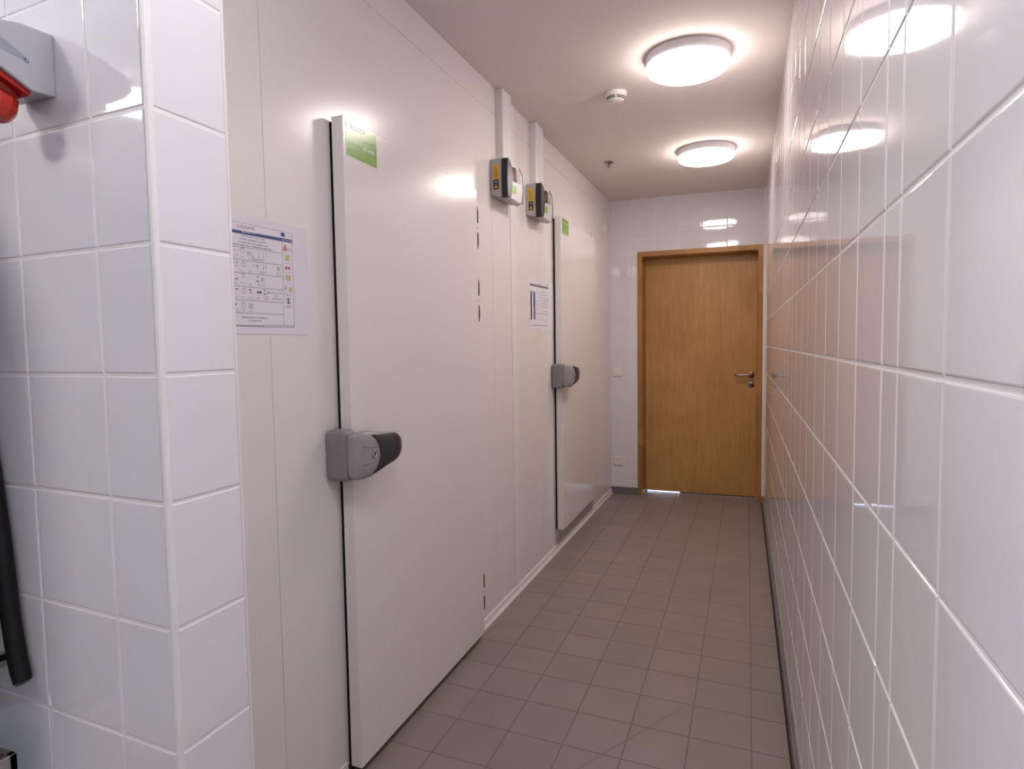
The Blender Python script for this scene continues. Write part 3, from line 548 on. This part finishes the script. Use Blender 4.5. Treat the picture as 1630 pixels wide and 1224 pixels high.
def sticker(parent, y0, y1, z0, z1, off, data, fn, name='advert_sticker'):
    mb = MB(); mb.box((y0, off, z0), (y1, off + .0004, z1), 'green')
    strokes(mb, lambda y, z, h: Vector((y, off + .0004 + h, z)), data)
    o = mb.build(name, fn, parent); tag(o, 'green and white advertising sticker')
leaf_b = [o for o in COL.objects if o.parent == door_b and o.name.startswith('door_leaf')][0]
sticker(leaf_a, 1.632, 1.799, 1.9335, 2.0375, .0532, STICKER, CL)
F2 = [['t', [3.955, 2.137], [4.05, 2.137], .006, 'white'], ['t', [3.95, 2.127], [4.05, 2.127], .004, 'soft'], ['t', [3.94, 2.106], [4.06, 2.106], .006, 'soft'], ['t', [3.94, 2.092], [4.06, 2.092], .005, 'soft'], ['l', [3.925, 2.069], [4.077, 2.069], .008, 'soft']]
sticker(leaf_b, 3.925, 4.078, 2.063, 2.163, .0532, F2, lambda y, o_, z: CL(y - 2.272, o_, z) + Vector((.00708 * 2.272, 2.272, 0)))

# ============================================================ CABLE DUCTS AND CONTROL BOXES
def duct(y0, y1, label):
    d = thing('cable_duct', CW((y0 + y1) / 2, 0, 2.2535), label, 'cable duct', 'vertical cable ducts above the control boxes')
    mb = MB(); mb.box((y0, .0003, 2.2535), (y1, .030, ZC - .001), 'profile', bev=.0015, seg=1); mb.build('duct_base', CW, d)
    mb = MB(); mb.prism([(y0 - .001, .016), (y0 - .001, .036), (y0 + .003, .0405), (y0 + .024, .0405), (y0 + .026, .0385), (y1 - .026, .0385), (y1 - .024, .0405), (y1 - .003, .0405), (y1 + .001, .036), (y1 + .001, .016)], lambda u, v, e: Vector((u, v, e)), 2.2545, ZC - .0015, 'profile'); mb.build('duct_cover', CW, d)
duct(2.955, 3.068, 'white cable duct rising from the nearer control box to the ceiling')
duct(3.466, 3.592, 'white cable duct rising from the farther control box to the ceiling')
def control_box(dy, label):
    y = lambda v: v + dy
    d = thing('control_box', CW(y(2.99), 0, 2.075), label, 'control box', 'grey control boxes under the cable ducts')
    y0, y1, z0, z1 = 2.874, 3.108, 2.078, 2.2530
    mb = MB(); mb.prism([(z0 + .004, 0), (z0 - .008, .066), (z0, .068), (z1, .068), (z1 + .002, .05), (z1 - .001, 0)], lambda u, v, e: Vector((e, v + .0003, u)), y(y0), y(y1), 'boxgrey', bev=.004, seg=3, smooth=False)
    hs = mb.build('housing', CW, d)
    mb = MB()   # raised front cover, lighter, with a bulging lower half
    mb.prism([(y0 + .050, 2.073), (y0 + .190, 2.070), (y1 - .020, 2.080), (y1 - .003, 2.150), (y1 - .020, 2.215), (y1 - .060, 2.243), (y0 + .055, 2.245)], lambda u, v, e: Vector((y(u), e, v)), .064, .086, 'boxwhite', bev=.003, seg=2)
    cv = mb.build('front_cover', CW, d)
    mb = MB()   # dark wrap at the left of the front
    dk = [(2.872, 2.250), (2.884, 2.2535), (2.910, 2.246), (2.934, 2.224), (2.948, 2.166), (2.934, 2.120), (2.918, 2.074), (2.876, 2.064), (2.870, 2.075), (2.867, 2.155)]
    mb.prism(dk, lambda u, v, e: Vector((y(u), e, v)), .060, .0925, 'boxdark', bev=.003, seg=2)
    mb.build('dark_fascia', CW, d)
    mb = MB(); mb.prism([(2.936, 2.226), (2.9985, 2.232), (3.009, 2.164), (2.9485, 2.161)], lambda u, v, e: Vector((y(u), e, v)), .08, .0885, 'screen', bev=.001, seg=1)
    ds = mb.build('display', CW, d)
    mb = MB()
    def seg7(cy, ch, w_, h_, segs):
        P = {'a': ((-w_, h_), (w_, h_)), 'b': ((w_, h_), (w_, 0)), 'c': ((w_, 0), (w_, -h_)), 'd': ((-w_, -h_), (w_, -h_)), 'e': ((-w_, -h_), (-w_, 0)), 'f': ((-w_, 0), (-w_, h_)), 'g': ((-w_, 0), (w_, 0))}
        for s_ in segs:
            (a, b_), (c, e_) = P[s_]; yy0, yy1 = sorted((cy + a, cy + c)); zz0, zz1 = sorted((ch + b_, ch + e_))
            mb.box((y(yy0) - .0017, .0886, zz0 - .0017), (y(yy1) + .0017, .0891, zz1 + .0017), 'reddigit')
    seg7(2.961, 2.191, .0065, .0115, 'abgcd'); seg7(2.985, 2.193, .0065, .0115, 'acdfg')
    mb.build('red_digits', CW, ds)
    mb = MB(); mb.prism([(3.001, 2.230), (3.052, 2.236), (3.074, 2.170), (3.012, 2.163)], lambda u, v, e: Vector((y(u), e, v)), .08, .0872, 'lgrey2', bev=.001, seg=1)
    for (a, b_) in ((3.020, 2.207), (3.045, 2.211), (3.026, 2.184), (3.052, 2.189)): mb.lathe([(0, 0), (.0065, 0), (.006, .0012), (0, .0015)], (y(a), .0872, b_), (0, 1, 0), 'boxwhite', 16)
    mb.build('keypad', CW, d)
    mb = MB(); mb.prism([(y1 - .060, 2.240), (y1 - .021, 2.215), (y1 - .004, 2.150), (y1 - .020, 2.081), (y1 - .040, 2.076), (y1 - .040, 2.071), (y1 - .016, 2.075), (y1 + .001, 2.150), (y1 - .017, 2.219), (y1 - .058, 2.246)], lambda u, v, e: Vector((y(u), e, v)), .062, .0875, 'boxdark')
    mb.build('edge_trim', CW, d)
    mb = MB(); mb.prism([(2.944, 2.137), (3.004, 2.146), (3.003, 2.107), (2.940, 2.099)], lambda u, v, e: Vector((y(u), e, v)), .0855, .0868, 'green')
    for q in (2.130, 2.121, 2.112): mb.box((y(2.952), .0867, q - .0015), (y(2.990), .0870, q + .0015), 'ink_soft')
    mb.build('green_label', CW, d)
    mb = MB(); L0 = y(y0) - .0003
    def side(a, b_, c, e, k, t): mb.box((L0 - t, a, c), (L0 + .0004, b_, e), k)
    side(.0165, .0445, 2.1545, 2.2255, 'yellow', .0004); side(.0175, .0445, 2.1060, 2.1545, 'black', .0004)
    for q in (.0235, .0305, .037): side(q - .0009, q + .0009, 2.162, 2.219 - (q - .02), 'black', .0006)
    mb.quad([Vector((L0 - .0007, .021, 2.1125)), Vector((L0 - .0007, .041, 2.1125)), Vector((L0 - .0007, .031, 2.131))], 'yellow')
    side(.024, .038, 2.139, 2.148, 'ink_grey', .0006)
    mb.build('warning_label', CW, hs)
    for ys_ in (y(y0) + .014, y(y1) - .014):
        mb = MB(); mb.lathe([(0, 0), (.005, 0), (.005, .004), (0, .005)], (ys_, .050, 2.0745), (0, 0, -1), 'boxdark', 12); mb.build('screw', CW, hs)
control_box(0, 'grey control box with red display, left one nearer the large door')
control_box(.5125, 'grey control box with red display, right one beside the farther cold room door')

# ============================================================ LAMPS
def lamp(x, y_, label, g='round ceiling lamps', k='diff'):
    d = thing('ceiling_lamp', (x, y_, ZC), label, 'ceiling lamp', g)
    mb = MB(); mb.lathe([(0, -.0005), (.168, -.0005), (.180, -.001), (.181, -.004), (.178, -.038), (.174, -.040), (0, -.040)], (x, y_, ZC), (0, 0, 1), 'base', 72); mb.build('lamp_base', None, d)
    mb = MB(); mb.lathe([(.173, -.0395), (.1735, -.054), (.171, -.062), (.163, -.0665), (.145, -.069), (0, -.070)], (x, y_, ZC), (0, 0, 1), k, 72); mb.build('diffuser', None, d)
lamp(-.258, 2.943, 'larger looking of the two lit round ceiling lamps, beside the smoke detector')
lamp(-.267, 4.390, 'lit round ceiling lamp nearer the wooden door')
lamp(-.255, .600, 'added round ceiling lamp, unseen above the camera, brightening the near tiles', k='diff_near')  # added lamp, brightens the partition end and near right wall
lamp(-1.70, -.55, 'added round ceiling lamp, unseen behind the camera, lighting the partition', k='diff_west')  # added lamp, lights the partition front from behind the camera
lamp(-3.02, -.63, 'lit round ceiling lamp behind the camera mirrored in partition tiles', k='diff_west')
# smoke detector
d = thing('smoke_detector', (-.630, 3.232, ZC), 'white round smoke detector with dark slots on the ceiling', 'smoke detector')
mb = MB(); mb.lathe([(0, -.0005), (.053, -.0005), (.0545, -.003), (.053, -.018), (.050, -.020), (0, -.020)], (-.630, 3.232, ZC), (0, 0, 1), 'white', 48); mb.build('mounting_base', None, d)
mb = MB(); mb.lathe([(.048, -.019), (.0475, -.027), (.046, -.0275), (.0445, -.030), (.0435, -.0335), (.042, -.034), (.0405, -.0365), (.036, -.042), (.026, -.047), (.010, -.0495), (0, -.050)], (-.630, 3.232, ZC), (0, 0, 1), 'white', 48); mb.build('sensor_head', None, d)
mb = MB()
for zz, rr_ in ((-.0285, .0468), (-.0348, .0432)):
    for k in range(4):
        a0, a1 = 2 * PI * k / 4 + .30, 2 * PI * (k + 1) / 4 + .08; n = 10
        lo, hi = [], []
        for i in range(n + 1):
            t = a0 + (a1 - a0) * i / n
            lo.append(Vector((-.630 + math.cos(t) * (rr_ - .0004), 3.232 + math.sin(t) * (rr_ - .0004), ZC + zz - .0020))); hi.append(Vector((-.630 + math.cos(t) * (rr_ + .0012), 3.232 + math.sin(t) * (rr_ + .0012), ZC + zz + .0020)))
        for i in range(n): mb.quad([lo[i], lo[i + 1], hi[i + 1], hi[i]], 'black')
mb.build('air_slots', None, d, recalc=False)
# sprinkler
d = thing('sprinkler_head', (-.9136, 4.4186, ZC), 'small dark metal sprinkler head on the ceiling', 'sprinkler')
sx, sy = -.9136, 4.4186
mb = MB(); mb.lathe([(0, -.0003), (.034, -.0003), (.036, -.003), (.028, -.007), (.012, -.009), (.010, -.016), (0, -.016)], (sx, sy, ZC), (0, 0, 1), 'dchrome', 28); mb.build('escutcheon', None, d)
mb = MB()
for s_ in (-1, 1): mb.tube([(sx + s_ * .009, sy, ZC - .015), (sx + s_ * .012, sy, ZC - .026), (sx + s_ * .004, sy, ZC - .036)], .0022, 'dchrome', 8)
mb.tube([(sx, sy, ZC - .015), (sx, sy, ZC - .035)], .003, 'red', 8); mb.lathe([(0, -.036), (.012, -.036), (.012, -.038), (0, -.039)], (sx, sy, ZC), (0, 0, 1), 'dchrome', 20)
mb.build('frame_arms', None, d)

# ============================================================ SMALL WALL FITTINGS
d = thing('vent_cap', CW(5.366, 0, 2.334), 'small white round vent cap high on the left wall near the corner', 'vent cap')
mb = MB(); mb.lathe([(.0, .0003), (.052, .0003), (.053, .006), (.050, .014), (.044, .017), (.040, .012), (.036, .010), (0, .010)], (5.366, 0, 2.334), (0, 1, 0), 'white', 40); mb.build('ring', CW, d)
mb = MB(); mb.lathe([(0, .009), (.030, .009), (.031, .016), (.027, .019), (0, .0195)], (5.366, 0, 2.334), (0, 1, 0), 'white', 40); mb.build('cap', CW, d)
def plate(name, x0, x1, z0, z1, label, cat):
    d = thing(name, EW((x0 + x1) / 2, 0, z0), label, cat)
    mb = MB(); mb.box((x0, .0004, z0), (x1, .010, z1), 'white', bev=.004, seg=3, smooth=True); mb.build('frame', EW, d, wn=True); return d
d = plate('light_switch', -1.131, -1.050, 1.063, 1.145, 'white square light switch left of the wooden door', 'light switch')
mb = MB(); mb.box((-1.116, .0095, 1.078), (-1.065, .0135, 1.130), 'white', bev=.002, seg=2); mb.build('rocker', EW, d)
d = plate('power_socket', -1.129, -1.048, .259, .341, 'white wall power socket low on the wall left of the wooden door', 'power socket')
mb = MB(); mb.lathe([(.027, .0095), (.026, .012), (.0215, .0125), (.0205, .004), (0, .0035)], (-1.0885, 0, .300), (0, 1, 0), 'white', 32)
for dx, dz in ((-.0095, 0), (.0095, 0)): mb.lathe([(0, 0), (.0032, 0), (.0032, .0006), (0, .0006)], (-1.0885 + dx, .0042, .300 + dz), (0, 1, 0), 'black', 12)
mb.tube([(-1.0885, .004, .311), (-1.0885, .0125, .311)], .0028, 'chrome', 10)
mb.build('socket_well', EW, d)

# ============================================================ POSTERS
d = thing('wall_notice', CW(1.293, 0, 1.394), 'large white cleaning notice with blue bar and pictograms, partly behind the partition', 'notice')
mb = MB(); mb.box((1.083, .0004, 1.3940), (1.5035, .0010, 1.6935), 'paper')
PN = lambda y, z, h: Vector((y, .0010 + h, z))
mb.quad([PN(1.12, 1.6475, .0001), PN(1.4405, 1.6555, .0001), PN(1.4400, 1.6462, .0001), PN(1.12, 1.6405, .0001)], 'ink_band')
mb.quad([PN(1.12, 1.6690, .0001), PN(1.4412, 1.6735, .0001), PN(1.4412, 1.6728, .0001), PN(1.12, 1.6683, .0001)], 'ink_ink')
strokes(mb, PN, POSTER1, lift=.00015)
mb.text('KOELRUIMTES', lambda u, v: PN(1.2425 + u, 1.6568 + v + u * .018, .0002), .0078, 'ink_ink', width=.060)
mb.build('printed_sheet', CW, d, recalc=False)
d = thing('wall_chart', CW(3.65, 0, 1.4475), 'small white printed chart with blue and purple column left of the farther cold room door', 'chart')
mb = MB(); mb.box((3.4255, .0004, 1.4475), (3.878, .0010, 1.7470), 'paper'); strokes(mb, PN, POSTER2, lift=.0003); mb.build('printed_sheet', CW, d, recalc=False)

# ============================================================ LEFT EDGE: SOCKET, HOSE, CABLE, STEEL TABLE
d = thing('industrial_socket', (-1.083, .7235, 1.7665), 'grey angled industrial wall socket with red plug, cut by the left edge', 'industrial socket')
prof = [(.7235, 1.8640), (.7235, 1.7662), (.687, 1.7632), (.6422, 1.7840), (.612, 1.800), (.596, 1.818), (.600, 1.834), (.618, 1.845), (.646, 1.8535), (.6673, 1.8590), (.6746, 1.8612)]
mb = MB(); mb.prism(prof, lambda u, v, e: Vector((e, u, v)), -1.135, -1.049, 'hous', bev=.0022, seg=2); mb.build('housing', None, d)
mb = MB(); mb.box((-1.130, .7235, 1.771), (-1.0515, .7275, 1.860), 'gap'); mb.build('back_gasket', None, d)
mb = MB(); X = -1.0487
mb.quad([Vector((X, a, b)) for a, b in ((.6440, 1.8270), (.6530, 1.8255), (.6690, 1.8175), (.6838, 1.8085), (.6840, 1.8030), (.6735, 1.8065), (.6440, 1.8100))], 'hous_shade')  # flat darker patch; the recess shade is put into its colour
mb.quad([Vector((X + .0003, a, b)) for a, b in ((.6775, 1.8105), (.6835, 1.8078), (.6838, 1.8035), (.6775, 1.8058))], 'blueprint')
mb.tube([(X + .0006, .6815, 1.8075), (X + .0006, .6790, 1.8060), (X + .0006, .6820, 1.8050)], .0006, 'white', 6)
mb.build('side_recess', None, d, recalc=False)
mb = MB(); A = Vector((0, -.20, -.98)).normalized(); c = Vector((-1.090, .668, 1.778))
c = Vector((-1.098, .668, 1.778)); mb.lathe([(0, -.012), (.029, -.012), (.0295, .012), (.027, .015), (.027, .023), (0, .024)], c, A, 'red', 40)
mb.lathe([(0, .023), (.029, .023), (.030, .026), (.030, .040), (.028, .046), (.022, .057), (.019, .059), (0, .059)], c, A, 'red2', 12, smooth=False)
mb.build('red_plug', None, d)
mb = MB(); mb.prism([(.688, 1.7645), (.686, 1.7560), (.640, 1.7745), (.641, 1.7830)], lambda u, v, e: Vector((e, u, v)), -1.128, -1.055, 'red'); mb.build('red_insert', None, d)

HP = [(-1.2960, 0.7225, 1.262), (-1.2804, 0.7216, 1.2006), (-1.254, 0.7199, 1.0198), (-1.2434, 0.7192, 0.9058), (-1.2302, 0.7183, 0.8152), (-1.2177, 0.7175, 0.7711), (-1.2147, 0.7173, 0.7636)]
rad = [.0150] * (len(HP) - 2) + [.0135, .0070]
# smooth the path
def catmull(P, n=6):
    P = [Vector(p) for p in P]; out = []
    for i in range(len(P) - 1):
        p0, p1, p2, p3 = P[max(i - 1, 0)], P[i], P[i + 1], P[min(i + 2, len(P) - 1)]
        for j in range(n):
            t = j / n; out.append(.5 * ((2 * p1) + (p2 - p0) * t + (2 * p0 - 5 * p1 + 4 * p2 - p3) * t * t + (3 * p1 - p0 - 3 * p2 + p3) * t ** 3))
    return out + [P[-1]]
path = catmull(HP); rr = [.0150] * (len(path) - 8) + [.0148, .0146, .0143, .0139, .0132, .0120, .0100, .0060]
mb = MB(); mb.tube(path, rr, 'hose', 20)
tag(mb.build('rubber_hose'), 'thick black rubber hose end hanging against the partition tiles at the left edge', 'hose')
mb = MB(); mb.tube(catmull([(-1.50, .738, .70), (-1.3213, .7300, .7633), (-1.2791, .7262, .7800), (-1.2500, .7240, .7900), (-1.2300, .7230, .7960)]), .0050, 'beige', 12)
mb.tube(catmull([(-1.50, .742, .715), (-1.3213, .7350, .7793), (-1.2791, .7312, .7960), (-1.2500, .7290, .8040), (-1.2300, .7280, .8070)]), .0060, 'hose', 12)
tag(mb.build('wall_cable'), 'beige and black cable pair behind the black hose end', 'cable')
# stainless table whose corner shows at the lower left
d = thing('steel_counter', (-1.55, .40, 0), 'stainless steel counter, only one corner showing at the lower left', 'counter')
tx, ty, tz = -1.1898, .6856, .660
mb = MB(); mb.box((-1.95, .08, tz - .045), (tx, ty, tz - .0305), 'steel', bev=.001, seg=1)
for a, b_ in (((-1.95, .08, tz - .0305), (-1.938, ty, tz)), ((tx - .012, .08, tz - .0305), (tx, ty, tz)), ((-1.95, .08, tz - .0305), (tx, .092, tz)), ((-1.95, ty - .012, tz - .0305), (tx, ty, tz))): mb.box(a, b_, 'steel', bev=.001, seg=1)
mb.build('worktop', None, d)
mb = MB(); mb.box((-1.94, .10, .12), (tx - .012, ty - .012, tz - .0455), 'steel', bev=.003, seg=2); mb.build('body', None, d)  # closed body added to stop light passing under the worktop
for lx in (-1.92, tx - .07):
    for ly in (.12, ty - .07):
        mb = MB(); mb.lathe([(0, .0005), (.022, .0005), (.022, .012), (.014, .018), (.014, .1195), (0, .1195)], (lx + .02, ly + .02, 0), (0, 0, 1), 'steel', 20); mb.build('leg', None, d)
# unseen dark cabinet, added to shade the partition tiles
d = thing('shading_cabinet', (-1.70, .60, .75), 'unseen dark cabinet added beyond the left edge to shade the partition tiles', 'cabinet')
mb = MB(); mb.box((-2.05, .30, .668), (-1.340, .740, 1.80), 'darkbox', bev=.004, seg=2); mb.build('body', None, d)
mb = MB(); mb.box((-2.04, .280, .68), (-1.347, .298, 1.79), 'darkbox', bev=.003, seg=2); mb.build('cabinet_door', None, d)
